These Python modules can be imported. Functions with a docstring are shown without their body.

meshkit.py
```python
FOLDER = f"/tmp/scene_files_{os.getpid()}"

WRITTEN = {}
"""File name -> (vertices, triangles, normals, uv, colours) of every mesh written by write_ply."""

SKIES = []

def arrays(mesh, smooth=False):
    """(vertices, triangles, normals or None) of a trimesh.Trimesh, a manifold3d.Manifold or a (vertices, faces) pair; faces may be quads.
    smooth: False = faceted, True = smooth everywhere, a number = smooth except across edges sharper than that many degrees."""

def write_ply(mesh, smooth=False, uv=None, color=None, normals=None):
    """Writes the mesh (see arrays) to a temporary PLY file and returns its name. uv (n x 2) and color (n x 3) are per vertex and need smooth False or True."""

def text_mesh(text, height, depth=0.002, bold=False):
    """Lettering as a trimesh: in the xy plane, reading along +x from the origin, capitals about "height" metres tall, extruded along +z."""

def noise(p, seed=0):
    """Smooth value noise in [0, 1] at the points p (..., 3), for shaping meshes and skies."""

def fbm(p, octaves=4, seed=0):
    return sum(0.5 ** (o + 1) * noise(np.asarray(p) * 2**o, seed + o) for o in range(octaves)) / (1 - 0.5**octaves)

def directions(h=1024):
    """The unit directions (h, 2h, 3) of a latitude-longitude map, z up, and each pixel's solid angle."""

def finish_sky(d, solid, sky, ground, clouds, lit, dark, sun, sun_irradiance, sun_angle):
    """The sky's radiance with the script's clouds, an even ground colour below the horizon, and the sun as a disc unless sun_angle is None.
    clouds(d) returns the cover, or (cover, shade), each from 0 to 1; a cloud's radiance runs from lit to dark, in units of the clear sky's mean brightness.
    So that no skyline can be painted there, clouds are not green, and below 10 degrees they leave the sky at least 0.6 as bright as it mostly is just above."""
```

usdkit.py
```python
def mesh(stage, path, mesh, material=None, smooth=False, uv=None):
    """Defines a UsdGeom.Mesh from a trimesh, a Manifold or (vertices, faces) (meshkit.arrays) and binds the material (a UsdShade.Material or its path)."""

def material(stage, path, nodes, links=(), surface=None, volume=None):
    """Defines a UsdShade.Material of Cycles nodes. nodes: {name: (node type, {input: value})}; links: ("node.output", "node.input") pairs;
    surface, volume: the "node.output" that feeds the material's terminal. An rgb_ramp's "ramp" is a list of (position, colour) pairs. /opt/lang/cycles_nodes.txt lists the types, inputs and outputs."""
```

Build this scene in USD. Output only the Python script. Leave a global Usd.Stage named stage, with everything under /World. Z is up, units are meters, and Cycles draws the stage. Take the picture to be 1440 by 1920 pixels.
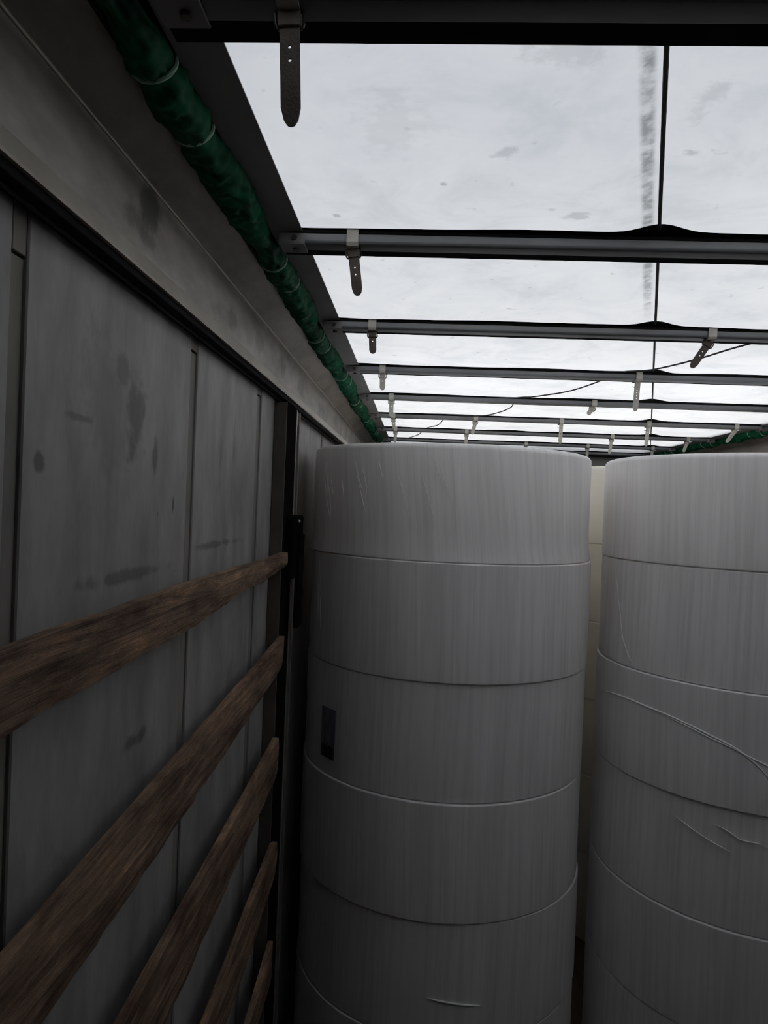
import math, random
import numpy as np, trimesh, manifold3d
import usdkit, meshkit
from shapely.geometry import Polygon, Point, box as sbox
from pxr import Usd, UsdGeom, UsdLux, UsdShade, Gf, Sdf

stage = Usd.Stage.CreateInMemory()
UsdGeom.SetStageUpAxis(stage, UsdGeom.Tokens.z)
UsdGeom.SetStageMetersPerUnit(stage, 1.0)
UsdGeom.Xform.Define(stage, '/World')
UsdGeom.Scope.Define(stage, '/World/Looks')

# ------------------------------------------------------------------ camera
EYE = 2.1                                   # lens height over the trailer floor; all heights below are given from the lens
YAW, PITCH, ROLL, FPX = 0.049, 0.0085, 0.040, 1300.0
cy, sy, cp, sp, cr, sr = math.cos(YAW), math.sin(YAW), math.cos(PITCH), math.sin(PITCH), math.cos(ROLL), math.sin(ROLL)
R0 = np.array([cy, sy, 0]); FW = np.array([-sy * cp, cy * cp, -sp]); U0 = np.array([-sy * sp, cy * sp, cp])
RT, UP = R0 * cr + U0 * sr, -R0 * sr + U0 * cr
cam = UsdGeom.Camera.Define(stage, '/World/camera')
m = Gf.Matrix4d(*RT, 0, *UP, 0, *(-FW), 0, 0, 0, EYE, 1)
cam.AddTransformOp().Set(m)
cam.CreateHorizontalApertureAttr(36.0)
cam.CreateVerticalApertureAttr(48.0)
cam.CreateFocalLengthAttr(36.0 * FPX / 1440.0)
cam.CreateClippingRangeAttr(Gf.Vec2f(0.02, 200))
cam.CreateExposureAttr(0.9)

# ------------------------------------------------------------------ light: an overcast sky over the translucent roof
# pale and warm towards the horizon all round, greyer and bluer overhead
sky_mat = usdkit.material(stage, '/World/Looks/hazy_sky', {
    'g': ('texture_coordinate', {}), 's': ('separate_xyz', {}),
    'r': ('rgb_ramp', {'ramp': [(0.0, (1.60, 1.55, 1.46)), (0.08, (1.42, 1.385, 1.32)), (0.22, (.92, .92, .915)), (0.5, (.47, .495, .53)), (0.7, (.38, .41, .45)), (1.0, (.35, .38, .43))]}),
    'b': ('background_shader', {'strength': 1.0})}, [('g.generated', 's.vector'), ('s.z', 'r.fac'), ('r.color', 'b.color')], surface='b.background')
dome = UsdLux.DomeLight.Define(stage, '/World/sky')
dome.CreateColorAttr(Gf.Vec3f(1, 1, 1))
dome.CreateIntensityAttr(1.0)
UsdShade.MaterialBindingAPI.Apply(dome.GetPrim()).Bind(sky_mat)

# ------------------------------------------------------------------ helpers
rng = random.Random(7)
used = {}


def numbered(parent, name):
    k = used.get((parent, name), 0)
    used[(parent, name)] = k + 1
    return name if k == 0 else f'{name}_{k:03d}'


BASE = {}


def tag(prim, label=None, cat=None, group=None, kind=None):
    for k, v in (('label', label), ('category', cat), ('group', group), ('kind', kind)):
        if v:
            prim.SetCustomDataByKey(k, v)
    return prim


def thing(name, base, label=None, cat=None, group=None, kind=None):
    x = UsdGeom.Xform.Define(stage, '/World/' + numbered('', name))
    b = np.array(base, float)
    x.AddTranslateOp().Set(Gf.Vec3d(float(b[0]), float(b[1]), float(b[2] + EYE)))
    BASE[str(x.GetPath())] = b
    return tag(x.GetPrim(), label, cat, group, kind)


def arr(mesh):
    if hasattr(mesh, 'to_mesh'):
        mm = mesh.to_mesh(); return mm.vert_properties[:, :3].astype(float), mm.tri_verts.astype(int)
    if isinstance(mesh, trimesh.Trimesh):
        return np.array(mesh.vertices), np.array(mesh.faces)
    v, f = np.asarray(mesh[0], float), np.asarray(mesh[1], int)
    return v, (np.vstack([f[:, [0, 1, 2]], f[:, [0, 2, 3]]]) if f.shape[1] == 4 else f)


def obj(name, mesh, mat, parent=None, smooth=30, uv=None, **kw):
    v, f = arr(mesh)
    pp = str(parent.GetPath()) if parent is not None else '/World'
    if parent is None:
        off = np.array([0, 0, -EYE])
    else:
        q = pp
        while q not in BASE:
            q = q.rsplit('/', 1)[0]
        off = BASE[q]
    if uv is None:
        mm = trimesh.Trimesh(v - off, f, process=False)
        p = usdkit.mesh(stage, pp + '/' + numbered(pp, name), mm, mat, smooth=smooth)
    else:
        p = usdkit.mesh(stage, pp + '/' + numbered(pp, name), (v - off, f), mat, smooth=True, uv=uv)
    return tag(p.GetPrim(), **kw)


def sub(name, mesh, mat, part, smooth=30, **kw):
    """a sub-part: a child of a part mesh"""
    return obj(name, mesh, mat, part, smooth, **kw)


def bx(x0, x1, y0, y1, z0, z1, ch=0.0):
    """box, its edges chamfered by ch"""
    if ch <= 0:
        b = trimesh.creation.box((x1 - x0, y1 - y0, z1 - z0)); b.apply_translation(((x0 + x1) / 2, (y0 + y1) / 2, (z0 + z1) / 2)); return b
    pts = []
    for dx, dy, dz in ((0, ch, ch), (ch, 0, ch), (ch, ch, 0)):
        for x in (x0 + dx, x1 - dx):
            for y in (y0 + dy, y1 - dy):
                for z in (z0 + dz, z1 - dz):
                    pts.append((x, y, z))
    return trimesh.convex.convex_hull(np.array(pts))


def cat(*ms):
    return trimesh.util.concatenate([trimesh.Trimesh(*arr(x), process=False) for x in ms])


def prism_y(poly, y0, y1):
    """a profile given as (x, z) swept along y"""
    e = trimesh.creation.extrude_polygon(Polygon(poly), y1 - y0, engine='earcut')
    v = np.array(e.vertices); w = np.c_[v[:, 0], v[:, 2] + y0, v[:, 1]]
    return trimesh.Trimesh(w, np.array(e.faces)[:, ::-1], process=False)


def prism_x(poly, x0, x1):
    """a profile given as (y, z) swept along x"""
    e = trimesh.creation.extrude_polygon(Polygon(poly), x1 - x0, engine='earcut')
    v = np.array(e.vertices); w = np.c_[v[:, 2] + x0, v[:, 0], v[:, 1]]
    return trimesh.Trimesh(w, np.array(e.faces), process=False)


def tube(pts, r, n=10, flat=1.0):
    pts = np.array(pts, float)
    t = np.gradient(pts, axis=0); t /= np.linalg.norm(t, axis=1)[:, None]
    up = np.array([0, 0, 1.0]); a = np.cross(t, up); a /= np.linalg.norm(a, axis=1)[:, None]; b = np.cross(a, t)
    rr = np.broadcast_to(np.asarray(r, float), (len(pts),))
    th = np.linspace(0, 2 * np.pi, n, endpoint=False)
    v = pts[:, None] + rr[:, None, None] * (a[:, None] * np.cos(th)[None, :, None] + flat * b[:, None] * np.sin(th)[None, :, None])
    v = v.reshape(-1, 3); f = []
    for i in range(len(pts) - 1):
        for k in range(n):
            k2 = (k + 1) % n
            f.append((i * n + k, i * n + k2, (i + 1) * n + k2, (i + 1) * n + k))
    v = np.vstack([v, pts[:1], pts[-1:]]); c0, c1 = len(v) - 2, len(v) - 1
    vv, ff = arr((v, np.array(f)))
    caps = [(c0, (k + 1) % n, k) for k in range(n)] + [(c1, (len(pts) - 1) * n + k, (len(pts) - 1) * n + (k + 1) % n) for k in range(n)]
    mm = trimesh.Trimesh(vv, np.vstack([ff, caps]), process=False)
    if mm.volume < 0:
        mm.invert()
    return mm


def spline(ctrl, n):
    from scipy.interpolate import CubicSpline, PchipInterpolator
    c = np.array(ctrl, float); s = np.r_[0, np.cumsum(np.linalg.norm(np.diff(c, axis=0), axis=1))]
    return np.stack([PchipInterpolator(s, c[:, k])(np.linspace(0, s[-1], n)) for k in range(c.shape[1])], 1)


# ------------------------------------------------------------------ materials
LK = '/World/Looks/'


def mat(name, nodes, links, surface='p.BSDF'):
    return usdkit.material(stage, LK + name, nodes, links, surface=surface)


def stains(nodes, links, base, spots, pos='g.position', wob=0.35, scale=14.0, colour=(0.25, 0.22, 0.2)):
    """ellipsoidal dirt marks at fixed places of a surface, ragged by noise; returns the node whose colour carries on"""
    nodes['wobn'] = ('noise_texture', {'scale': scale, 'detail': 4.0, 'roughness': 0.65})
    links.append((pos, 'wobn.vector'))
    cur = base
    for i, (c, r, s) in enumerate(spots):
        a, b_, l_, w_, m_, x_ = (f'{n}{i}' for n in ('sa', 'sb', 'sl', 'sw', 'sm', 'sx'))
        nodes[a] = ('vector_math', {'math_type': 'subtract', 'vector2': (c[0], c[1], c[2] + EYE)})
        nodes[b_] = ('vector_math', {'math_type': 'divide', 'vector2': r})
        nodes[l_] = ('vector_math', {'math_type': 'length'})
        nodes[w_] = ('math', {'math_type': 'multiply_add', 'value2': 2.6 * wob * 2, 'value3': -2.6 * wob})
        nodes['t' + w_] = ('math', {'math_type': 'add'})
        nodes[m_] = ('map_range', {'range_type': 'smoothstep', 'from_min': 1.15, 'from_max': 0.35, 'to_min': 0.0, 'to_max': s, 'clamp': True})
        nodes[x_] = ('mix_color', {'blend_type': 'mix', 'b': colour})
        links += [(pos, a + '.vector1'), (a + '.vector', b_ + '.vector1'), (b_ + '.vector', l_ + '.vector1'), ('wobn.fac', w_ + '.value1'),
                  (l_ + '.value', f't{w_}.value1'), (w_ + '.value', f't{w_}.value2'), (f't{w_}.value', m_ + '.value'), (m_ + '.result', x_ + '.fac'), (cur, x_ + '.a')]
        cur = x_ + '.result'
    return cur


def grime(name, lo, hi, scale=(1, 1, 1), nscale=6.0, rough=0.55, metallic=0.0, spec=0.5, bump=0.15, bump_scale=40.0, ramp=(0.3, 0.72), spots=(), spot_colour=(0.05, 0.045, 0.04), detail=6.0, wob=0.35, bd=0.003):
    nodes = {'g': ('geometry', {}), 'mp': ('mapping', {'scale': scale}), 'n': ('noise_texture', {'scale': nscale, 'detail': detail, 'roughness': 0.62}),
             'r': ('rgb_ramp', {'ramp': [(0, lo), (ramp[0], lo), (ramp[1], hi), (1, hi)]}),
             'n2': ('noise_texture', {'scale': bump_scale, 'detail': 4.0}), 'b': ('bump', {'strength': bump, 'distance': bd}),
             'p': ('principled_bsdf', {'roughness': rough, 'metallic': metallic, 'specular_ior_level': spec})}
    links = [('g.position', 'mp.vector'), ('mp.vector', 'n.vector'), ('n.fac', 'r.fac'), ('mp.vector', 'n2.vector'), ('n2.fac', 'b.height'), ('b.normal', 'p.normal')]
    c = stains(nodes, links, 'r.color', spots, colour=spot_colour, wob=wob) if spots else 'r.color'
    links.append((c, 'p.base_color'))
    return mat(name, nodes, links)


# roof tarpaulin: lets daylight through, dirty in blotches, with a rubbed grey streak beside the roof cord
CORD = lambda y: 0.259 + 0.325 * (y - 0.801)


def tarp_material():
    n = {'g': ('geometry', {}), 's': ('separate_xyz', {}),
         'n1': ('noise_texture', {'scale': 5.5, 'detail': 6.0, 'roughness': 0.62, 'distortion': .5}),
         'r1': ('rgb_ramp', {'ramp': [(0.0, (.74, .755, .765)), (0.34, (.80, .812, .82)), (0.50, (.90, .90, .905)), (0.62, (.94, .938, .935)), (1, (.96, .955, .945))]}),
         'n2': ('noise_texture', {'scale': 30.0, 'detail': 2.0}),
         'r2': ('rgb_ramp', {'ramp': [(0, (1, 1, 1)), (0.70, (1, 1, 1)), (0.76, (.78, .78, .79)), (1, (.6, .6, .62))]}),
         'm2': ('mix_color', {'blend_type': 'multiply', 'fac': 0.8}),
         # streak along the cord
         'cx': ('math', {'math_type': 'multiply_add', 'value2': -0.325, 'value3': -(0.259 - 0.325 * 0.801) + 0.021}),
         'd': ('math', {'math_type': 'add'}), 'ab': ('math', {'math_type': 'absolute'}),
         'mr': ('map_range', {'range_type': 'smoothstep', 'from_min': 0.0145, 'from_max': 0.004, 'to_min': 0.0, 'to_max': 1.0, 'clamp': True}),
         'mp': ('mapping', {'scale': (26, 24, 1)}), 'n3': ('noise_texture', {'scale': 1.0, 'detail': 3.0, 'roughness': 0.7}),
         'r3': ('rgb_ramp', {'ramp': [(0, (.05, .05, .05)), (0.36, (.25, .25, .25)), (0.60, (1, 1, 1)), (1, (1, 1, 1))]}),
         'yr': ('map_range', {'range_type': 'smoothstep', 'from_min': 1.95, 'from_max': 1.6, 'to_min': 0.0, 'to_max': 0.85, 'clamp': True}),
         'ml': ('math', {'math_type': 'multiply'}), 'ml2': ('math', {'math_type': 'multiply'}),
         'mx': ('mix_color', {'blend_type': 'mix', 'b': (.30, .31, .31)}),
         'bw': ('noise_texture', {'scale': 9.0, 'detail': 3.0}), 'bp': ('bump', {'strength': 0.25, 'distance': 0.01}),
         'df': ('diffuse_bsdf', {}), 'tr': ('translucent_bsdf', {}), 'rf': ('refraction_bsdf', {'roughness': .42, 'IOR': 1.03}), 'tp': ('mix_closure', {'fac': .62}), 'p': ('mix_closure', {'fac': 0.5})}
    L = [('g.position', 'n1.vector'), ('n1.fac', 'r1.fac'), ('g.position', 'n2.vector'), ('n2.fac', 'r2.fac'), ('r1.color', 'm2.a'), ('r2.color', 'm2.b'),
         ('g.position', 's.vector'), ('s.y', 'cx.value1'), ('s.x', 'd.value1'), ('cx.value', 'd.value2'), ('d.value', 'ab.value1'), ('ab.value', 'mr.value'),
         ('g.position', 'mp.vector'), ('mp.vector', 'n3.vector'), ('n3.fac', 'r3.fac'), ('s.y', 'yr.value'), ('mr.result', 'ml.value1'), ('r3.color', 'ml.value2'),
         ('ml.value', 'ml2.value1'), ('yr.result', 'ml2.value2'), ('ml2.value', 'mx.fac'), ('m2.result', 'mx.a'),
         ('g.position', 'bw.vector'), ('bw.fac', 'bp.height'), ('bp.normal', 'df.normal'),
         ('SPOT', 'df.color'), ('SPOT', 'tr.color'), ('df.BSDF', 'p.closure1'), ('tr.BSDF', 'tp.closure1'), ('rf.BSDF', 'tp.closure2'), ('tp.closure', 'p.closure2')]
    base = [x for x in L if x[0] != 'SPOT']
    c = stains(n, base, 'mx.result', [((0.105, 1.02, .52), (.022, .018, .1), .4), ((0.02, 1.12, .52), (.006, .008, .1), .55), ((-.17, 1.26, .52), (.008, .009, .1), .6), ((.26, 1.24, .52), (.02, .02, .1), .45),
                                          ((.34, .9, .52), (.02, .05, .1), .3), ((.15, .80, .52), (.05, .03, .1), .25), ((.37, 1.02, .52), (.014, .012, .1), .5), ((-.05, .95, .52), (.05, .08, .1), .16)], colour=(.42, .43, .44), wob=.6, scale=26)
    return mat('roof_tarp', n, base + [(c, 'df.color'), (c, 'tr.color'), (c, 'rf.color')], surface='p.closure')


M = {}
M['tarp'] = tarp_material()
M['panel'] = grime('grey_panel', (.20, .191, .184), (.375, .36, .346), scale=(1, 2.4, .8), nscale=5, rough=.5, bump=.12,
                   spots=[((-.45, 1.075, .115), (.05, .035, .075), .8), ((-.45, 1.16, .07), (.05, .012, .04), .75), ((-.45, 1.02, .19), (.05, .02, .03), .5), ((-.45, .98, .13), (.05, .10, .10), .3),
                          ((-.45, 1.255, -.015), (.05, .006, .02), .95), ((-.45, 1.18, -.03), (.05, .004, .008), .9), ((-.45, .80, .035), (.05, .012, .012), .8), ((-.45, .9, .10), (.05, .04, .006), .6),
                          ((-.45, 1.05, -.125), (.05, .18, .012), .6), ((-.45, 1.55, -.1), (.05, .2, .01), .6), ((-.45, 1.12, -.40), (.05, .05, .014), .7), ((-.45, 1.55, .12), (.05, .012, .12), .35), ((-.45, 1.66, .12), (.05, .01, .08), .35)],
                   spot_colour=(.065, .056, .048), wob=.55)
M['strap_grey'] = grime('seam_strap', (.15, .138, .125), (.26, .242, .222), nscale=14, rough=.7, scale=(1, 1, .3))
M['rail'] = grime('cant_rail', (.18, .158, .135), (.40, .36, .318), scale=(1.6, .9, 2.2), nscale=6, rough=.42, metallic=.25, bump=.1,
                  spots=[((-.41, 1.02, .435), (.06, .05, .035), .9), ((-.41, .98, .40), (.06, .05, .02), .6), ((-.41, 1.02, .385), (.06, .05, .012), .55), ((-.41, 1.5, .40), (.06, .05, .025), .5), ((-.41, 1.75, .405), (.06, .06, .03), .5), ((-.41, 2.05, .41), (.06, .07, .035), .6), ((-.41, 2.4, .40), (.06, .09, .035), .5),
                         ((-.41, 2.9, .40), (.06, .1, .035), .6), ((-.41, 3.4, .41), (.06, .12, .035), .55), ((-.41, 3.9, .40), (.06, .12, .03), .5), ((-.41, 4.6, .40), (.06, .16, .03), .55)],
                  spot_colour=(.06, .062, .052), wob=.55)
M['highlight'] = grime('rail_highlight', (.50, .45, .39), (.62, .57, .50), nscale=9, rough=.35, metallic=.3)  # pale tone that carries the light caught on the rail crease and lip
M['black'] = grime('black_rubber', (.010, .010, .011), (.022, .022, .023), rough=.85, spec=.05)
M['side_plate'] = grime('post_side', (.06, .052, .045), (.12, .105, .09), nscale=8, rough=.7)
M['post'] = grime('black_post', (.006, .006, .007), (.014, .013, .013), rough=.9, spec=.0, nscale=12)
M['bow'] = grime('bow_metal', (.16, .165, .175), (.27, .272, .28), scale=(.4, 1, 1), nscale=7, rough=.45, metallic=.35, bump=.08)
M['gutter'] = grime('gutter_metal', (.20, .19, .20), (.30, .29, .29), scale=(1, .5, 1), nscale=6, rough=.6)
M['strap'] = grime('bow_strap', (.44, .41, .36), (.64, .61, .55), nscale=30, rough=.7, bump=.3, bump_scale=300)
M['leather'] = grime('brown_strap', (.085, .066, .056), (.15, .12, .10), nscale=25, rough=.7, bump=.3, bump_scale=300)
M['buckle'] = grime('buckle_metal', (.06, .055, .05), (.14, .13, .12), nscale=60, rough=.45, metallic=.7)
M['green'] = grime('green_tarp', (.002, .048, .022), (.006, .13, .058), nscale=16, rough=.65, bump=.4, bump_scale=60, spec=.12)
M['tie'] = grime('tie_cord', (.26, .45, .33), (.42, .58, .46), nscale=40, rough=.8)
M['cord'] = grime('dark_cord', (.014, .013, .015), (.035, .03, .032), nscale=60, rough=.8)
M['bulkhead'] = grime('front_panel', (.26, .25, .24), (.33, .32, .31), nscale=4, rough=.6)
M['floor'] = grime('plywood_floor', (.05, .035, .025), (.10, .075, .055), scale=(6, 1, 1), nscale=4, rough=.7)
M['shell'] = grime('outer_shell', (.05, .05, .05), (.07, .07, .07), nscale=3, rough=.8)
M['steel'] = grime('bare_steel', (.32, .29, .26), (.46, .43, .40), nscale=20, rough=.4, metallic=.6)


def wood(name, dark, light, seed):
    n = {'g': ('geometry', {}), 'mp': ('mapping', {'scale': (30, 1.6, 30), 'location': (seed, seed * 2.3, seed)}),
         'n': ('noise_texture', {'scale': 2.0, 'detail': 9.0, 'roughness': 0.75, 'distortion': 1.2}),
         'mp2': ('mapping', {'scale': (4, 2.2, 7), 'location': (seed, 0, 0)}), 'nb': ('noise_texture', {'scale': 2.2, 'detail': 5.0, 'roughness': .7}),
         'r': ('rgb_ramp', {'ramp': [(0, dark), (0.32, dark), (0.52, tuple((a + b) / 2 for a, b in zip(dark, light))), (0.68, light), (1, tuple(min(1, 1.5 * x) for x in light))]}),
         'r2': ('rgb_ramp', {'ramp': [(0, (.30, .25, .23)), (.36, (.42, .35, .33)), (.56, (1, .97, .93)), (.70, (1.7, 1.5, 1.25)), (1, (2.1, 1.8, 1.5))]}),
         'mx': ('mix_color', {'blend_type': 'multiply', 'fac': 1.0}), 'b': ('bump', {'strength': 1.0, 'distance': 0.006}),
         'p': ('principled_bsdf', {'roughness': 0.75, 'specular_ior_level': 0.3})}
    L = [('g.position', 'mp.vector'), ('mp.vector', 'n.vector'), ('n.fac', 'r.fac'), ('g.position', 'mp2.vector'), ('mp2.vector', 'nb.vector'), ('nb.fac', 'r2.fac'),
         ('r.color', 'mx.a'), ('r2.color', 'mx.b'), ('mx.result', 'p.base_color'), ('n.fac', 'b.height'), ('b.normal', 'p.normal')]
    return mat(name, n, L)


M['wood'] = [wood(f'plank_wood_{i}', (.08, .05, .036), (.46, .31, .21), 3.1 * i) for i in range(5)]


def reel_material(name, shear, seed, warm=1.0):
    """white paper under clear stretch film: fine upright streaks, a soft sheen, upright wrinkles as relief"""
    a, b = (.955, .92, .895), (.83, .795, .77)
    n = {'u': ('uvmap', {'attribute': 'st'}),
         'mp': ('mapping', {'scale': (55, 1.3, 1), 'rotation': (0, 0, 0), 'location': (seed, seed, 0)}), 'rot': ('mapping', {'rotation': (0, 0, shear)}),
         'n': ('noise_texture', {'scale': 1.0, 'detail': 6.0, 'roughness': 0.65}),
         'r': ('rgb_ramp', {'ramp': [(0, tuple(.70 * x for x in b)), (.33, b), (.56, a), (1, (.95, .935, .90))]}),
         'mp2': ('mapping', {'scale': (9, .9, 1), 'location': (seed * 2, 0, 0)}), 'n2': ('noise_texture', {'scale': 1.0, 'detail': 4.0, 'roughness': .6}),
         'r2': ('rgb_ramp', {'ramp': [(0, (.82, .80, .81)), (.36, (.91, .90, .905)), (.6, (1, 1, 1)), (1, (1, 1, 1))]}),
         'mx': ('mix_color', {'blend_type': 'multiply', 'fac': .9}),
         'mp3': ('mapping', {'scale': (38, 1.0, 1), 'location': (seed, 4, 0)}), 'n3': ('noise_texture', {'scale': 1.0, 'detail': 3.0, 'roughness': .55, 'distortion': .4}),
         'b': ('bump', {'strength': .5, 'distance': .004}),
         'p': ('principled_bsdf', {'roughness': .55, 'specular_ior_level': .35, 'coat_weight': .22, 'coat_roughness': .22, 'subsurface_weight': .15, 'subsurface_scale': .10, 'subsurface_radius': (1, .88, .7), 'subsurface_method': 'random_walk'})}
    L = [('u.UV', 'rot.vector'), ('rot.vector', 'mp.vector'), ('mp.vector', 'n.vector'), ('n.fac', 'r.fac'), ('rot.vector', 'mp2.vector'), ('mp2.vector', 'n2.vector'), ('n2.fac', 'r2.fac'),
         ('r.color', 'mx.a'), ('r2.color', 'mx.b'), ('mx.result', 'p.base_color'), ('rot.vector', 'mp3.vector'), ('mp3.vector', 'n3.vector'), ('n3.fac', 'b.height'), ('b.normal', 'p.coat_normal')]
    return mat(name, n, L)


M['reel'] = [reel_material('wrapped_paper_a', -.10, 1.3), reel_material('wrapped_paper_b', .015, 5.7), reel_material('wrapped_paper_c', -.02, 9.1)]
M['plain'] = mat('cream_paper', {'p': ('principled_bsdf', {'base_color': (.975, .88, .71), 'roughness': .8, 'specular_ior_level': .2, 'subsurface_weight': .35, 'subsurface_scale': .25, 'subsurface_radius': (1, .85, .62), 'subsurface_method': 'random_walk'})}, [])
M['film'] = mat('film_fold', {'p': ('principled_bsdf', {'base_color': (.96, .95, .93), 'roughness': .3, 'alpha': .9})}, [])
M['film_sheet'] = mat('film_sheet', {'t': ('transparent_bsdf', {'color': (.93, .93, .93)}), 'gl': ('glossy_bsdf', {'color': (.9, .9, .9), 'roughness': .18}), 'fr': ('fresnel', {'IOR': 1.5}), 'p': ('mix_closure', {})},
                      [('fr.fac', 'p.fac'), ('t.BSDF', 'p.closure1'), ('gl.BSDF', 'p.closure2')], surface='p.closure')
M['paper'] = grime('label_paper', (.10, .10, .16), (.30, .30, .36), nscale=40, rough=.5, scale=(1, 1, .4))
M['ink'] = grime('ink', (.015, .015, .015), (.03, .03, .03), rough=.7)

# ------------------------------------------------------------------ the trailer: sizes
XL, XR = -.45, 2.055                 # inner faces of the side walls
Y0, Y1 = -2.2, 6.0                   # rear and front end
ZF = -EYE                            # floor
BOWS = [.682, 1.327, 1.957, 2.58, 3.225, 3.89, 4.575, 5.26, 5.86]
ORD = ['first', 'second', 'third', 'fourth', 'fifth', 'sixth', 'seventh', 'eighth', 'ninth']
mirror = lambda P: [(XL + XR - x, z) for x, z in P][::-1]

# floor
fl = thing('floor', (0, 0, ZF), 'dark plywood trailer floor under the paper reels', kind='structure')
for k in range(12):
    x0 = XL - .02 + k * (XR - XL + .04) / 12
    obj('plank', bx(x0 + .001, x0 + (XR - XL + .04) / 12 - .001, Y0, Y1, ZF - .03, ZF, .002), M['floor'], fl)

obj('light_stop_slab', bx(XL - .05, XR + .05, Y0 - .03, Y1 + .05, ZF - .06, ZF - .031), M['shell'], fl)  # unseen slab added to keep sky light out of the floor joints

# the panelled curtain wall
wl = thing('wall_left', (XL, 0, ZF), 'grey panelled side wall with dark upright seam straps', kind='structure')
SEAMS = [(-1.66, -1.62), (-1.06, -1.02), (-.455, -.42), (.15, .185), (.732, .764), (1.325, 1.369), (1.882, 1.93), (2.515, 2.56), (3.12, 3.165), (3.72, 3.765), (4.32, 4.365), (4.92, 4.965), (5.52, 5.565)]
edges = [Y0] + [e for s in SEAMS for e in s] + [Y1]
for i in range(0, len(edges), 2):
    obj('panel', bx(XL - .02, XL + rng.uniform(-.0012, .0012), edges[i], edges[i + 1], ZF, .35, .002), M['panel'], wl)
for i, (a, b_) in enumerate(SEAMS):
    top = [.27, .27, .27, .27, .262, .288, .292, .29, .29, .29, .29, .29, .29][i]
    obj('seam_strap', bx(XL - .02, XL - .006, a + .003, b_ + .001, ZF, top, .001), M['strap_grey'], wl)
    obj('strap_end', bx(XL - .02, XL - .0035, a + .006, b_ + .001, top + .003, .35, .001), M['strap_grey'], wl)
obj('outer_skin', bx(XL - .05, XL - .02, Y0 - .05, Y1 + .05, ZF - .03, .60), M['shell'], wl)

# cant rails
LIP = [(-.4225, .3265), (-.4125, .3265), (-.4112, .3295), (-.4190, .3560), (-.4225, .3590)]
RAIL = [(-.452, .331), (-.4215, .331), (-.4215, .455), (-.4195, .4625), (-.4165, .468), (-.360, .506), (-.357, .512), (-.357, .560), (-.452, .560)]
t1 = thing('trim_1', (-.42, 0, .33), 'worn aluminium top rail above the panelled wall', kind='structure')
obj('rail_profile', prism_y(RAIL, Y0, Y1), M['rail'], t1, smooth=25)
obj('lip_strip', prism_y(LIP, Y0, Y1), M['highlight'], t1, label='brighter rubbed bottom lip of the rail')  # coloured paler than the rail for the light its upward tilt catches
obj('rail_highlight', tube([(-.4185, Y0, .4655), (-.4185, Y1, .4655)], .0028, 10), M['highlight'], t1, smooth=True)  # pale line drawn as the highlight along the rail crease
obj('rubber_seal', cat(bx(-.449, -.418, Y0, Y1, .314, .3262, .001)), M['black'], t1)
obj('seal_rib', tube([(-.4375, Y0, .3125), (-.4375, Y1, .3125)], .003, 8), M['cord'], t1)
t2 = thing('trim_2', (2.02, 0, .33), 'top rail on the far side of the trailer', kind='structure')
obj('rail_profile', prism_y(mirror(RAIL), Y0, Y1), M['rail'], t2, smooth=25)

wr = thing('wall_right', (XR, 0, ZF), 'grey side wall hidden behind the reels', kind='structure')
for k in range(11):
    ya = Y0 + k * (Y1 - Y0) / 11
    obj('panel', bx(XR, XR + .02, ya + .02, ya + (Y1 - Y0) / 11 - .02, ZF, .35, .002), M['panel'], wr)
obj('outer_skin', bx(XR + .02, XR + .05, Y0 - .05, Y1 + .05, ZF - .03, .60), M['shell'], wr)

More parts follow.
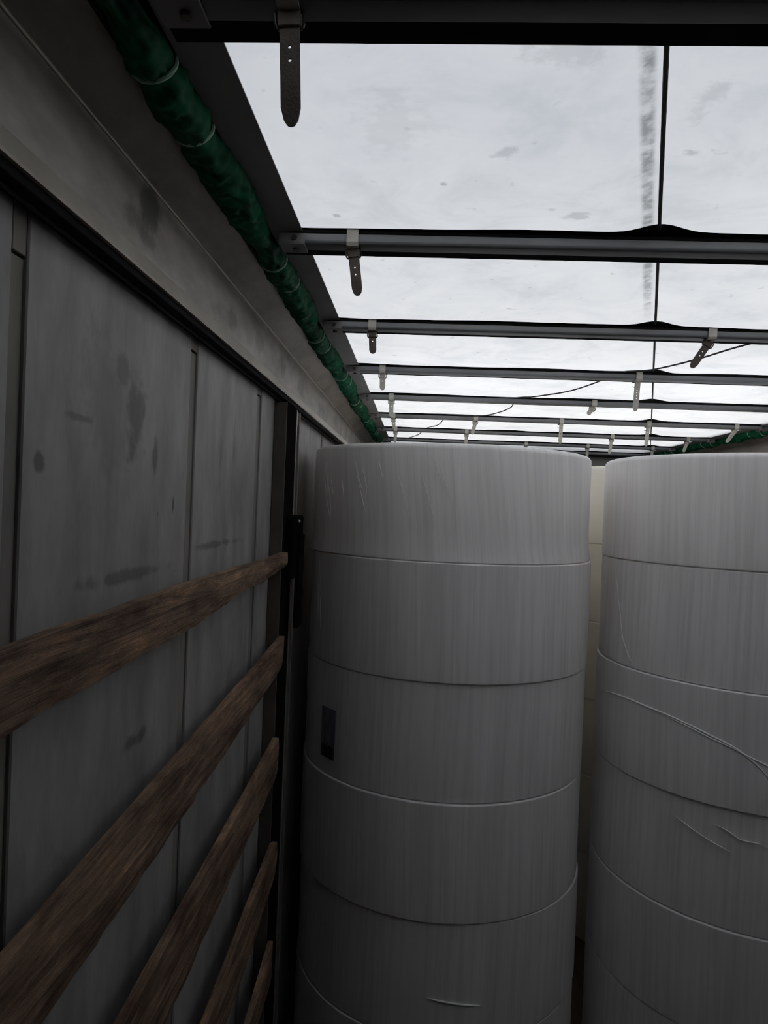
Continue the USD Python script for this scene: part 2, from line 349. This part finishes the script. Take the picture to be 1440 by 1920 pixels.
wf = thing('wall_front', (.8, Y1, ZF), 'grey front bulkhead seen between the two stacks', kind='structure')
obj('panel', bx(XL - .02, XR + .02, Y1, Y1 + .03, ZF, .490), M['bulkhead'], wf)
obj('header', bx(XL - .02, XR + .02, Y1 - .03, Y1 + .05, .490, .60), M['black'], wf)
wb = thing('wall_rear', (.8, Y0, ZF), 'rear doors behind the viewer', kind='structure')
obj('panel', bx(XL - .02, XR + .02, Y0 - .03, Y0, ZF, .60), M['shell'], wb)

# gutters: dark underside strips between the rails and the tarp
GUT = [(-.303, .517), (-.300, .5175), (-.243, .5212), (-.243, .523), (-.303, .523)]
COVER = [(-.36, .545), (-.30, .545), (-.30, .56), (-.36, .56)]
INNER = [(-.303, .523), (-.297, .523), (-.297, .56), (-.303, .56)]
for nm, fn, lab in (('trim_3', lambda p: p, 'dark roof gutter along the panelled wall'), ('trim_4', mirror, 'dark roof gutter on the far side')):
    g = thing(nm, (fn([(-.27, .52)])[0][0], 0, .52), lab, kind='structure')
    obj('gutter_plate', prism_y(fn(GUT), Y0, Y1), M['gutter'], g)
    obj('gutter_back', cat(prism_y(fn(COVER), Y0, Y1), prism_y(fn(INNER), Y0, Y1)), M['black'], g)

# ------------------------------------------------------------------ roof tarpaulin
def roof_z(x, y):
    z = np.full(np.shape(x), .5272)
    for a, b_ in zip([Y0, -1.2, -.6, .04] + BOWS, [-1.2, -.6, .04] + BOWS + [Y1 + .4]):
        a2 = a + .08
        t = np.clip((y - a2) / max(b_ - a2, 1e-3), 0, 1)
        inn = (y >= a2) & (y < b_)
        z = np.where(inn, z - .0075 * np.sin(np.pi * np.clip(t, 0, 1)) ** .8 * (0.7 + .6 * meshkit.noise(np.stack([x * 2.2, np.full_like(x, a * 3), 0 * x], -1), 3)), z)
    z += .0045 * (meshkit.noise(np.stack([x * 5.5, y * 2.0, 0 * x], -1), 11) - .5)                            # slack along the bows
    q = (x * .50 + y * .87)
    z += .0034 * (meshkit.noise(np.stack([q * 11, (x * .87 - y * .5) * 1.4, 0 * x], -1), 5) - .5) * np.clip((y - 1.9) / .8, 0, 1)  # diagonal wrinkles
    e = np.clip(np.minimum(x + .240, XL + XR + .240 - x) / .07, 0, 1); z = .5272 + (z - .5272) * e
    z += .009 * np.exp(-((x - CORD(y)) / .045) ** 2)                                                           # lifted by the cord
    return z


cl = thing('ceiling', (.8, 3, .53), 'white translucent roof tarpaulin stained with dirt', kind='structure')
gx, gy = np.linspace(-.303, XL + XR + .303, 220), np.linspace(.49, Y1 + .03, 470)
GX, GY = np.meshgrid(gx, gy, indexing='ij')
V = np.stack([GX, GY, roof_z(GX, GY)], -1).reshape(-1, 3)
I = np.arange(len(gx) * len(gy)).reshape(len(gx), len(gy))
F = np.stack([I[:-1, :-1], I[1:, :-1], I[1:, 1:], I[:-1, 1:]], -1).reshape(-1, 4)
obj('tarpaulin', (V, F[:, ::-1]), M['tarp'], cl, smooth=True)
obj('shade_deck', bx(-.303, XL + XR + .303, Y0, .50, .527, .56), M['shell'], cl)  # unseen opaque roof piece, its edge set to darken the near end

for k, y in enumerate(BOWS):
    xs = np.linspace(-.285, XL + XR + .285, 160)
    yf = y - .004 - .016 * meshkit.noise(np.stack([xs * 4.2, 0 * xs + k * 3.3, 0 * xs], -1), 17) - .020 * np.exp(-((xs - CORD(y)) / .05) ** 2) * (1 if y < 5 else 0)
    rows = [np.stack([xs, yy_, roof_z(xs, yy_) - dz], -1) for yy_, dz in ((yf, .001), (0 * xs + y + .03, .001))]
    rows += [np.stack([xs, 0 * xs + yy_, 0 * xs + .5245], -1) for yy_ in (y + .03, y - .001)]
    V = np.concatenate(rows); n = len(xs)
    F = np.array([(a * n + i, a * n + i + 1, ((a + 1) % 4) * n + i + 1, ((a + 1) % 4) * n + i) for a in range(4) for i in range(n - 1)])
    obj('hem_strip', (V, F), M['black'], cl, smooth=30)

# ------------------------------------------------------------------ roof bows
BX0, BX1 = -.288, XL + XR + .288
for k, y in enumerate(BOWS):
    lab = f'{ORD[k]} grey roof bow counting away from the viewer' if k else 'nearest grey roof bow, cut by the top edge of the picture'
    b = thing('roof_bow', (BX0, y, .5), lab, 'roof bow', 'cross bows carrying the roof tarpaulin')
    obj('bar', prism_x([(y, .506), (y + .002, .501), (y + .006, .4985), (y + .034, .4985), (y + .038, .501), (y + .040, .506), (y + .040, .518), (y, .518)], BX0, BX1), M['bow'], b, smooth=40)
    obj('rear_flange', bx(BX0, BX1, y + .040, y + .078, .504, .508, .001), M['black'], b)
    obj('rubber_strip', bx(BX0, BX1, y - .002, y + .046, .518, .5255, .0015), M['black'], b)
    for x, s in ((BX0, 1), (BX1, -1)):
        br = obj('end_bracket', cat(bx(min(x, x + s * .05), max(x, x + s * .05), y - .003, y + .043, .4955, .4985, .001), bx(min(x, x + s * .05), max(x, x + s * .05), y - .003, y - .0005, .4985, .517)), M['gutter'], b)
        bolt = trimesh.creation.cylinder(.006, .005, sections=12); bolt.apply_translation((x + s * .030, y + .02, .4935))
        b2 = trimesh.creation.cylinder(.005, .004, sections=12); b2.apply_transform(trimesh.transformations.rotation_matrix(math.pi / 2, (1, 0, 0))); b2.apply_translation((x + s * .03, y - .0045, .508))
        sub('bolt', cat(bolt, b2), M['buckle'], br)

# ------------------------------------------------------------------ straps on the bows
HW = .0112


def ribbon(path, hw, th):
    """a flat band along a path of (y, z), extruded in x from -hw to hw"""
    from shapely.geometry import LineString
    return prism_x(list(LineString(path).buffer(th / 2, cap_style=2, join_style=1).exterior.coords)[:-1], -hw, hw)


def strap(k, x, ztip, dx, open_=False, label='', short=0):
    y, tm = BOWS[k], M['leather' if k < 3 else 'strap']
    t = thing('bow_strap', (x, y + .018, .5), label, 'strap', 'buckled straps round the roof bows')
    at = lambda mm: mm.apply_translation((x, 0, 0)) or mm
    obj('loop', at(ribbon([(y - .0042, .5252), (y - .0042, .502), (y - .0008, .4964), (y + .040, .4958), (y + .044, .503)], HW, .0022)), M['strap'], t)
    ztop, yh = .4935, y + .016
    ang = math.atan2(dx, ztop - ztip)
    L = math.hypot(dx, ztop - ztip)
    w = HW * .92
    tip = L * .16
    out = [(-w, 0), (w, 0), (w * .98, -L + tip), (w * .72, -L + tip * .35), (w * .35, -L + tip * .06), (0, -L), (-w * .35, -L + tip * .06), (-w * .72, -L + tip * .35), (-w * .98, -L + tip)]
    p = Polygon(out)
    hz = [.034, .047] if L > .075 else [.026]
    if open_:
        hz = [.03, .04, .05, .06]
    for h in hz:
        p = p.difference(Point(0, -h).buffer(.0019, 8))
    e = trimesh.creation.extrude_polygon(p, .0026, engine='earcut')
    v = np.array(e.vertices)
    v = np.c_[v[:, 0], v[:, 2] - .0013, v[:, 1]]
    v[:, 1] += .10 * (v[:, 2]) ** 2 / max(L, .01) * .6                        # a slight curl
    c_, s_ = math.cos(ang), math.sin(ang)
    v = np.c_[v[:, 0] * c_ - v[:, 2] * s_ , v[:, 1], v[:, 0] * s_ + v[:, 2] * c_] + [x, yh, ztop]
    tg = trimesh.Trimesh(v, np.array(e.faces)[:, ::-1], process=False)
    obj('tongue', tg, tm, t)
    # buckle: a rectangular wire frame with a prong
    bw, bh = HW + .003, .0085
    if open_:
        bxx, bz = x - HW - .004, .487
        frame = tube([(bxx - .005, yh, bz + .003), (bxx - .005, yh, bz - .011), (bxx + .002, yh, bz - .013), (bxx + .009, yh, bz - .011), (bxx + .009, yh, bz + .003), (bxx + .002, yh, bz + .004), (bxx - .0049, yh, bz + .0035)], .0015, 8)
        obj('buckle', frame, M['buckle'], t, smooth=True)
    else:
        c0 = np.array([x + s_ * .008, yh, ztop - .006])
        P = [(-bw, bh * .7), (-bw * .86, bh), (bw * .86, bh), (bw, bh * .7), (bw, -bh * .7), (bw * .86, -bh), (-bw * .86, -bh), (-bw, -bh * .7), (-bw, bh * .66)]
        pts = [(c0[0] + a * c_ - b_ * s_ * 1, c0[1] + (.0025 if abs(b_) > .007 else -.001), c0[2] + a * s_ + b_ * c_) for a, b_ in P]
        fr = obj('buckle', tube(pts, .0017, 8), M['buckle'], t, smooth=True)
        keeper = bx(-HW * 1.03, HW * 1.03, -.004, .004, -.0085, .0065, .001)
        kv = np.array(keeper.vertices); kv = np.c_[kv[:, 0] * c_ - kv[:, 2] * s_, kv[:, 1], kv[:, 0] * s_ + kv[:, 2] * c_] + c0
        obj('keeper', trimesh.Trimesh(kv, keeper.faces, process=False), tm, t)
        pr = tube([(c0[0], yh - .005, c0[2] + .007), (c0[0], yh - .005, c0[2] - .008)], .0011, 6)
        sub('prong', pr, M['buckle'], fr)


COLS = {-.15: 'nearest the panelled wall', .30: 'second in from the panelled wall', .78: 'at mid roof', 1.245: 'second from the far side', 1.724: 'beside the far gutter'}
ST = [(0, -.15, .383, .005, 0), (1, -.146, .407, .012, 0), (2, -.15, .433, .003, 0), (2, .790, .420, -.045, 0), (3, -.153, .434, .001, 0), (3, .787, .386, -.003, 1), (4, -.145, .419, .001, 0), (4, .787, .459, -.024, 0),
      (5, -.16, .442, .005, 0), (5, .301, .421, -.016, 0), (5, .776, .386, -.001, 1), (5, 1.251, .388, -.005, 1), (5, 1.724, .426, -.045, 0), (6, -.17, .424, -.001, 0), (6, .298, .430, -.001, 0), (6, 1.241, .398, -.011, 0), (6, 1.724, .428, -.020, 0),
      (7, 1.249, .43, .001, 0), (7, 1.727, .43, 0, 0), (7, .79, .43, .001, 0)]
LAB = {(0, -.15): 'large dark strap with two punched holes on the nearest roof bow', (1, -.146): 'buckled strap tilting slightly on the second roof bow', (2, -.15): 'short straight strap on the third roof bow beside the gutter', (2, .790): 'dark strap swung aside in front of the loose cable, third roof bow',
       (3, -.153): 'pale buckled strap with rounded tip on the fourth roof bow', (3, .787): 'long unbuckled pale strap with its ring hanging open, fourth roof bow', (4, -.145): 'pale strap on the fifth roof bow, its tip over the next bow', (4, .787): 'short stubby strap end at mid roof on the fifth roof bow'}
for k, x, zt, dx, op in ST:
    col = min(COLS, key=lambda c: abs(c - x))
    lab = LAB.get((k, x)) or f'pale {"unbuckled " if op else ""}strap on the {ORD[k]} roof bow, {COLS[col]}'
    strap(k, x, zt, dx, bool(op), lab)

# ------------------------------------------------------------------ roof cord, loose cable
pts = [(CORD(y), y, .5268) for y in np.linspace(.5, 5.3, 60)]
pts = [(x, y, float(roof_z(np.array([x]), np.array([y]))[0]) - .0045) for x, y, _ in pts]
tag(obj('webbing_line', tube(pts, .0032, 8), M['cord']), 'dark cord running diagonally under the roof tarpaulin over all bows', 'cord')
cab = [(1.25, 1.62, .530), (1.10, 1.80, .522), (.925, 2.098, .512), (.876, 2.266, .511), (.80, 2.468, .514), (.72, 2.60, .5265), (.682, 2.761, .520), (.60, 2.965, .512), (.50, 3.12, .514), (.43, 3.25, .5265), (.44, 3.434, .516), (.366, 3.729, .511), (.29, 3.84, .515), (.16, 3.93, .5265), (.10, 4.3, .514), (.03, 4.60, .5265), (-.02, 4.9, .514), (-.11, 5.19, .513), (-.16, 5.29, .5265)]
tag(obj('loose_cable', tube(spline(cab, 160), .0028, 8), M['cord']), 'thin black cable sagging loosely between the middle roof bows', 'cable')

# ------------------------------------------------------------------ green tarp gathered in the gutters
def bundle(fn, label):
    t = thing('gathered_tarp', (fn([(-.327, .49)])[0][0], 3, .48), label, 'tarpaulin')
    ys = np.linspace(.45, 5.95, 900); n = 28
    th = np.linspace(0, 2 * np.pi, n, endpoint=False)
    ties = sorted([y + d for y in BOWS for d in (.12, .265)])
    r = np.full_like(ys, .0285)
    for y in BOWS:
        r += .0075 * np.exp(-((ys - (y + .43)) / .11) ** 2) - .009 * np.exp(-((ys - (y + .02)) / .05) ** 2) + .002 * np.exp(-((ys - (y + .19)) / .05) ** 2)
    for y in ties:
        r -= .005 * np.exp(-((ys - y) / .018) ** 2)
    yy, tt = np.meshgrid(ys, th, indexing='ij')
    fold = meshkit.noise(np.stack([np.cos(tt) * 2.0 + yy * 1.5, np.sin(tt) * 2.0, yy * 22], -1), 4) - .5
    fine = meshkit.noise(np.stack([np.cos(tt) * 4.5, np.sin(tt) * 4.5 + 3, yy * 38], -1), 9) - .5
    rr = r[:, None] * (1 + .34 * fold + .30 * (.5 - abs(fine) * 2.2))
    cx = -.327 + .004 * np.sin(ys * 5.1); cz = .511 - .004 * np.sin(ys * 9.8)
    Vx = cx[:, None] + rr * np.cos(tt) * .92; Vz = cz[:, None] + rr * np.sin(tt)
    Vz = np.minimum(Vz, .541); Vx = np.clip(Vx, -.3555, None)
    P = np.stack([np.array([q[0] for q in fn([(a, 0) for a in Vx.ravel()])]) if fn is mirror else Vx.ravel(), yy.ravel(), Vz.ravel()], -1)
    if fn is mirror:
        P[:, 0] = XL + XR - Vx.ravel()
    f = []
    for i in range(len(ys) - 1):
        for k in range(n):
            k2 = (k + 1) % n
            f.append((i * n + k, (i + 1) * n + k, (i + 1) * n + k2, i * n + k2))
    obj('fabric', (P, np.array(f) if fn is not mirror else np.array(f)[:, ::-1]), M['green'], t, smooth=True)
    for y in ties:
        i = int(np.argmin(abs(ys - y))); rad = r[i] * 1.12
        ring = [(cx[i] + rad * math.cos(a), y + .010 * math.sin(a * 1), cz[i] + rad * math.sin(a)) for a in np.linspace(-2.6, 1.2, 18)]
        if fn is mirror:
            ring = [(XL + XR - a, b_, c_) for a, b_, c_ in ring]
        v = np.array(ring)
        obj('tie', tube(ring, .0029, 6), M['tie'], t)


bundle(lambda p: p, 'green tarpaulin gathered and tied in lumps along the roof gutter')
bundle(mirror, 'green tarpaulin gathered in the gutter on the far side')

# ------------------------------------------------------------------ wooden stake boards
PLK = [([(.50, -.166), (1.24, -.160), (1.88, -.161), (1.915, -.176), (1.945, -.172), (1.96, -.163), (2.252, -.163)], [(.50, -.262), (.85, -.256), (1.30, -.251), (1.50, -.238), (1.74, -.224), (1.93, -.228), (2.255, -.209)], 'topmost rough wooden board, its end tapered and split, on the panelled wall'),
       ([(.40, -.522), (1.22, -.486), (2.245, -.438)], [(.40, -.66), (.86, -.637), (1.52, -.598), (1.9, -.57), (2.252, -.543)], 'second wooden board from the top, slanting up towards the black post'),
       ([(.50, -.84), (1.06, -.813), (1.90, -.776), (2.205, -.757), (2.24, -.772)], [(.50, -1.0), (1.29, -.967), (2.225, -.896)], 'third wooden board from the top with a pale chipped corner'),
       ([(.80, -1.19), (1.55, -1.159), (2.22, -1.110), (2.265, -1.122)], [(.80, -1.36), (1.95, -1.29), (2.285, -1.244)], 'fourth wooden board, in deep shadow low on the panelled wall'),
       ([(1.2, -1.53), (1.96, -1.491), (2.257, -1.449)], [(1.2, -1.66), (2.26, -1.60)], 'lowest wooden board, a dim sliver at the foot of the picture')]
for i, (top, bot, lab) in enumerate(PLK):
    KS = .392 / .42                                   # the boards stand a hand's breadth off the wall
    top, bot = [(a * KS, b_ * KS) for a, b_ in top], [(a * KS, b_ * KS) for a, b_ in bot]
    ys = np.linspace(top[0][0], min(top[-1][0], bot[-1][0]), 160)
    zt, zb = np.interp(ys, *zip(*top)), np.interp(ys, *zip(*bot))
    zt = zt + .004 * (meshkit.noise(np.stack([ys * 9, 0 * ys + i, 0 * ys], -1), 21) - .5)
    zb = zb + .007 * (meshkit.fbm(np.stack([ys * 34, 0 * ys + i, 0 * ys], -1), 3, 22) - .5)
    xf, xb = XL + .058, XL + .0415
    rows = []
    for a, fx in ((0, 0), (.003, .004), (.25, .0), (.5, 0), (.75, 0), (.985, .005), (1, .010)):
        z = zt + (zb - zt) * a
        nse = .005 * (meshkit.fbm(np.stack([ys * 10, 0 * ys + a * 5 + i * 7, z * 40], -1), 3, 30) - .5)
        rows.append(np.stack([np.full_like(ys, xf) - (fx if a > .5 else .004 * (a == 0)) + nse * (0 < a < 1), ys, z], -1))
    rows.append(np.stack([np.full_like(ys, xb), ys, zb], -1)); rows.append(np.stack([np.full_like(ys, xb), ys, zt], -1))
    G = np.stack(rows, 0); nr, nc = G.shape[:2]; I = np.arange(nr * nc).reshape(nr, nc)
    F = [(I[a, c], I[a, c + 1], I[(a + 1) % nr, c + 1], I[(a + 1) % nr, c]) for a in range(nr) for c in range(nc - 1)]
    v, f = arr((G.reshape(-1, 3), np.array(F)))
    ends = [[I[0, 0], I[a, 0], I[a + 1, 0]] for a in range(1, nr - 1)] + [[I[0, -1], I[a + 1, -1], I[a, -1]] for a in range(1, nr - 1)]
    mm = trimesh.Trimesh(v, np.vstack([f, ends]), process=False)
    if mm.volume < 0:
        mm.invert()
    tag(obj('wooden_board', mm, M['wood'][i], smooth=35), lab, 'board', 'stake boards across the panelled wall')

# ------------------------------------------------------------------ black post
p = thing('stanchion_post', (-.43, 2.18, ZF), 'black steel post between the wall panels beside the tall stack', 'post')
obj('channel', bx(XL + .001, XL + .040, 2.104, 2.256, ZF, .306, .003), M['post'], p)
obj('side_plate', bx(XL + .001, XL + .039, 2.098, 2.104, ZF, .306, .001), M['side_plate'], p, label='dull brownish steel side of the post')
obj('guide_strip', bx(XL + .001, XL + .0415, 2.262, 2.270, ZF, .304, .001), M['steel'], p, label='thin bright steel edge')
obj('guide_slot', bx(XL + .001, XL + .022, 2.270, 2.326, ZF, .270, .001), M['post'], p)
obj('guide_strip', bx(XL + .001, XL + .040, 2.326, 2.333, ZF, .304, .001), M['steel'], p, label='thin bright steel edge')
obj('guide_head', bx(XL + .001, XL + .034, 2.262, 2.333, .258, .304, .002), M['steel'], p)
lt = obj('latch', cat(bx(XL + .036, XL + .070, 2.15, 2.30, -.24, -.04, .006), bx(XL + .066, XL + .084, 2.19, 2.25, -.40, -.10, .004)), M['post'], p)
bl = trimesh.creation.icosphere(2, .006); bl.apply_translation((XL + .071, 2.2, -.06)); sub('pin', bl, M['steel'], lt)

# ------------------------------------------------------------------ paper reels
RAD = .538


def reel(xc, yc, z0, z1, mat_, label, group, top=False, r=RAD, seed=0, rise=.0045, flare=0.0):
    t = thing('paper_reel', (xc, yc, z0), label, 'paper reel', group)
    g = .0012
    z0, z1 = z0 + g, z1 - g
    rt = .019 if top else rise
    prof = [(.05, z0)] + [(r - rise + rise * math.sin(a), z0 + rise - rise * math.cos(a)) for a in np.linspace(0, math.pi / 2, 7)]
    for q in np.linspace(.05, .95, 16):
        prof.append((r, z0 + rise + (z1 - rt - z0 - rise) * q))
    prof += [(r - rt + rt * math.cos(a), z1 - rt + rt * math.sin(a)) for a in np.linspace(0, math.pi / 2, 9)]
    prof += [(r * .8, z1 + .0004), (r * .4, z1 + .0004), (.05, z1)]
    prof = np.array(prof)
    n = 192
    th = np.linspace(0, 2 * np.pi, n + 1)
    wob = 1 + .0035 * (meshkit.noise(np.stack([np.cos(th) * 2 + seed, np.sin(th) * 2, 0 * th], -1), 8) - .5)
    s = np.r_[0, np.cumsum(np.hypot(*np.diff(prof, axis=0).T))]
    fl = 1 + flare * np.clip((z0 + .09 - prof[:, 1]) / .09, 0, 1) ** 2 * (prof[:, 0] > .3)
    Rr = prof[:, 0][:, None] * wob[None] * fl[:, None]
    pleat = .0022 * (meshkit.fbm(np.stack([np.cos(th)[None] * 16 + 0 * Rr, np.sin(th)[None] * 16 + 0 * Rr, prof[:, 1][:, None] * 2.2 + seed + 0 * Rr], -1), 2, 13) - .5)
    Rr = Rr + pleat * (prof[:, 0][:, None] > .4)
    V = np.stack([xc + Rr * np.sin(th)[None], yc - Rr * np.cos(th)[None], np.broadcast_to(prof[:, 1][:, None], Rr.shape)], -1).reshape(-1, 3)
    uv = np.stack([np.broadcast_to(th[None] * RAD, Rr.shape), np.broadcast_to(s[:, None], Rr.shape)], -1).reshape(-1, 2)
    I = np.arange(len(prof) * (n + 1)).reshape(len(prof), n + 1)
    F = np.stack([I[:-1, :-1], I[:-1, 1:], I[1:, 1:], I[1:, :-1]], -1).reshape(-1, 4)
    v, f = arr((V, F))
    obj('wrapped_body', (v, f), mat_, t, uv=uv)
    co = trimesh.creation.annulus(.038, .049, z1 - z0 - .002, sections=40); co.apply_translation((xc, yc, (z0 + z1) / 2))
    obj('core_tube', co, M['floor'], t)
    return t


POS = ['top', 'second', 'third', 'fourth', 'fifth', 'bottom']
G1 = 'reels of the tall stack beside the panelled wall'
Z1 = [.213, -.173, -.561, -.945, -1.331, -1.716, -2.1]
OFF = [(-.004, .009), (.003, -.004), (.000, .003), (-.004, -.004), (.003, .002), (0, 0)]
left = []
for i in range(6):
    lab = {0: 'top white film-wrapped paper reel of the stack beside the panelled wall', 5: 'bottom paper reel of the stack beside the panelled wall'}.get(i, f'{POS[i]} paper reel from the top, stack beside the panelled wall')
    left.append(reel(.128 + OFF[i][0], 2.757 + OFF[i][1], Z1[i + 1], Z1[i], M['reel'][0 if i == 0 else 1 + i % 2], lab, G1, top=i == 0, seed=i * 3.1, flare=.016 if i == 0 else 0, r=RAD - (.003 if i == 0 else 0)))
G2 = 'reels of the stack cut off by the picture edge'
Z2 = [.217, -.160, -.541, -.917, -1.300, -1.662, -2.1]
OF2 = [(0, 0), (.003, .003), (-.003, -.005), (.002, .002), (0, -.002), (0, 0)]
right = []
for i in range(6):
    lab = {0: 'top paper reel of the stack cut off by the picture edge', 5: 'bottom paper reel of the stack cut off by the picture edge', 2: 'third reel from the top, loose film trailing across it, stack at the picture edge'}.get(i, f'{POS[i]} paper reel from the top, stack at the picture edge')
    right.append(reel(1.271 + OF2[i][0], 2.717 + OF2[i][1], Z2[i + 1], Z2[i], M['reel'][2 - i % 2], lab, G2, top=i == 0, seed=40 + i * 2.7))
G3 = 'unwrapped reels behind the front stacks, seen through the gap'
Z3 = [.241, -.144, -.528, -.912, -1.288, -1.67, -2.1]
for i in range(6):
    lab = {0: 'top cream reel seen in the gap between the two front stacks', 5: 'bottom reel seen in the gap between the two front stacks'}.get(i, f'{POS[i]} cream reel from the top seen in the gap between the front stacks')
    reel(1.271 + .005 * (i % 2), 3.82, Z3[i + 1], Z3[i], M['plain'], lab, G3, top=i == 0, seed=80 + i)


G4 = 'reels directly behind the tall wrapped stack'
for i in range(6):
    reel(.128, 3.86, Z1[i + 1], Z1[i], M['plain'], f'{POS[i]} unwrapped reel of the stack directly behind the tall wrapped stack', G4, top=i == 0, seed=120 + i)


def on_reel(xc, yc, deg, z, off=.002, r=RAD):
    a = math.radians(deg)
    return (xc + (r + off) * math.sin(a), yc - (r + off) * math.cos(a), z)


def patch(xc, yc, d0, d1, z0, z1, off, th=.0006, n=16, skew=0.0):
    inner = [[on_reel(xc, yc, d, z + skew * (d - d0), off) for d in np.linspace(d0, d1, n)] for z in (z0, z1)]
    outer = [[on_reel(xc, yc, d, z + skew * (d - d0), off + th) for d in np.linspace(d0, d1, n)] for z in (z0, z1)]
    V = np.array(inner[0] + inner[1] + outer[0] + outer[1]); f = []
    for i in range(n - 1):
        a, b_, c_, d_ = i, n + i, 2 * n + i, 3 * n + i
        f += [(c_, c_ + 1, d_ + 1, d_), (a, b_, b_ + 1, a + 1), (a, a + 1, c_ + 1, c_), (b_, d_, d_ + 1, b_ + 1)]
    f += [(0, 2 * n, 3 * n, n), (n - 1, 2 * n - 1, 4 * n - 1, 3 * n - 1)]
    return V, np.array(f)


lb = obj('label', patch(.128, 2.757, -54, -45, -.885, -.712, .004), M['paper'], left[2], label='dim bluish paper label')
sub('print_block', patch(.128, 2.757, -53, -45.6, -.885, -.842, .0052), M['ink'], lb)
obj('smudge', cat(patch(.128, 2.757, 65.4, 66.6, -.448, -.444, .003), patch(.128, 2.757, 66.0, 66.6, -.442, -.428, .003), patch(.128, 2.757, 65.6, 66.2, -.430, -.426, .003)), M['ink'], left[1], label='small dark ink mark')


def strand(xc, yc, P, r, name, parent, m_=M['film'], off=.003):
    c = spline([(d, z) for d, z in P], 48)
    taper = np.clip(np.minimum(np.arange(48), np.arange(48)[::-1]) / 8, .25, 1)
    obj(name, tube([on_reel(xc, yc, d, z, off) for d, z in c], r * taper, 8), m_, parent, smooth=True)


rs = random.Random(11)
for i in range(16):
    d, z, ln = rs.uniform(-66, -8), rs.uniform(.06, .17), rs.uniform(.05, .15)
    strand(.128, 2.757, [(d, z), (d + ln * 18, z - ln * .5), (d + ln * rs.uniform(25, 50), z - ln)], .0011, 'film_crease', left[0], off=-.0002)  # white strand drawn as the highlight on a slanted film wrinkle
for i in range(9):
    d, z, ln = rs.uniform(-66, -40), rs.uniform(-.42, -.2), rs.uniform(.05, .12)
    strand(.128, 2.757, [(d, z), (d + ln * 5, z - ln * .5), (d + ln * rs.uniform(5, 15), z - ln)], .0011, 'film_crease', left[1], off=-.0002)  # wrinkle highlights again, as white strands on the second reel
strand(.128, 2.757, [(-6.4, -1.017), (0, -1.0195), (8.2, -1.02)], .0022, 'film_fold', left[3], off=.001)
strand(.128, 2.757, [(-4, -1.571), (5, -1.585), (14.6, -1.595)], .003, 'film_fold', left[4], off=.001)
strand(1.271, 2.717, [(-86, -.668), (-66.6, -.650), (-51.7, -.658), (-41.9, -.673), (-34.8, -.692), (-28.1, -.712), (-23.2, -.737), (-19.1, -.768), (-15, -.81), (-9, -.86)], .0036, 'loose_film_end', right[2], off=.005)
strand(1.271, 2.717, [(-51.7, -.662), (-41.9, -.680), (-34.8, -.700), (-28.1, -.717), (-23.2, -.735), (-18, -.753), (-10, -.79)], .0026, 'loose_film_end', right[2], off=.006)
strand(1.271, 2.717, [(-40, -.671), (-34, -.6735), (-26.6, -.671), (-17.2, -.673), (-8, -.68)], .0018, 'film_crease', right[2], off=.003)
obj('film_flap', patch(1.271, 2.717, -44.5, -8, -.908, -.700, .0028, n=24), M['film_sheet'], right[2])
strand(1.271, 2.717, [(-45.7, -.981), (-38.5, -1.011), (-32.4, -1.032), (-26.6, -1.048)], .002, 'film_crease', right[3], off=.003)
strand(1.271, 2.717, [(-31.9, -.973), (-27, -.987), (-23.6, -1.003), (-17.3, -1.001)], .002, 'film_crease', right[3], off=.003)
strand(1.271, 2.717, [(-79.2, -.186), (-75, -.32), (-71.2, -.449), (-64.1, -.52)], .0012, 'film_crease', right[1], off=.003)
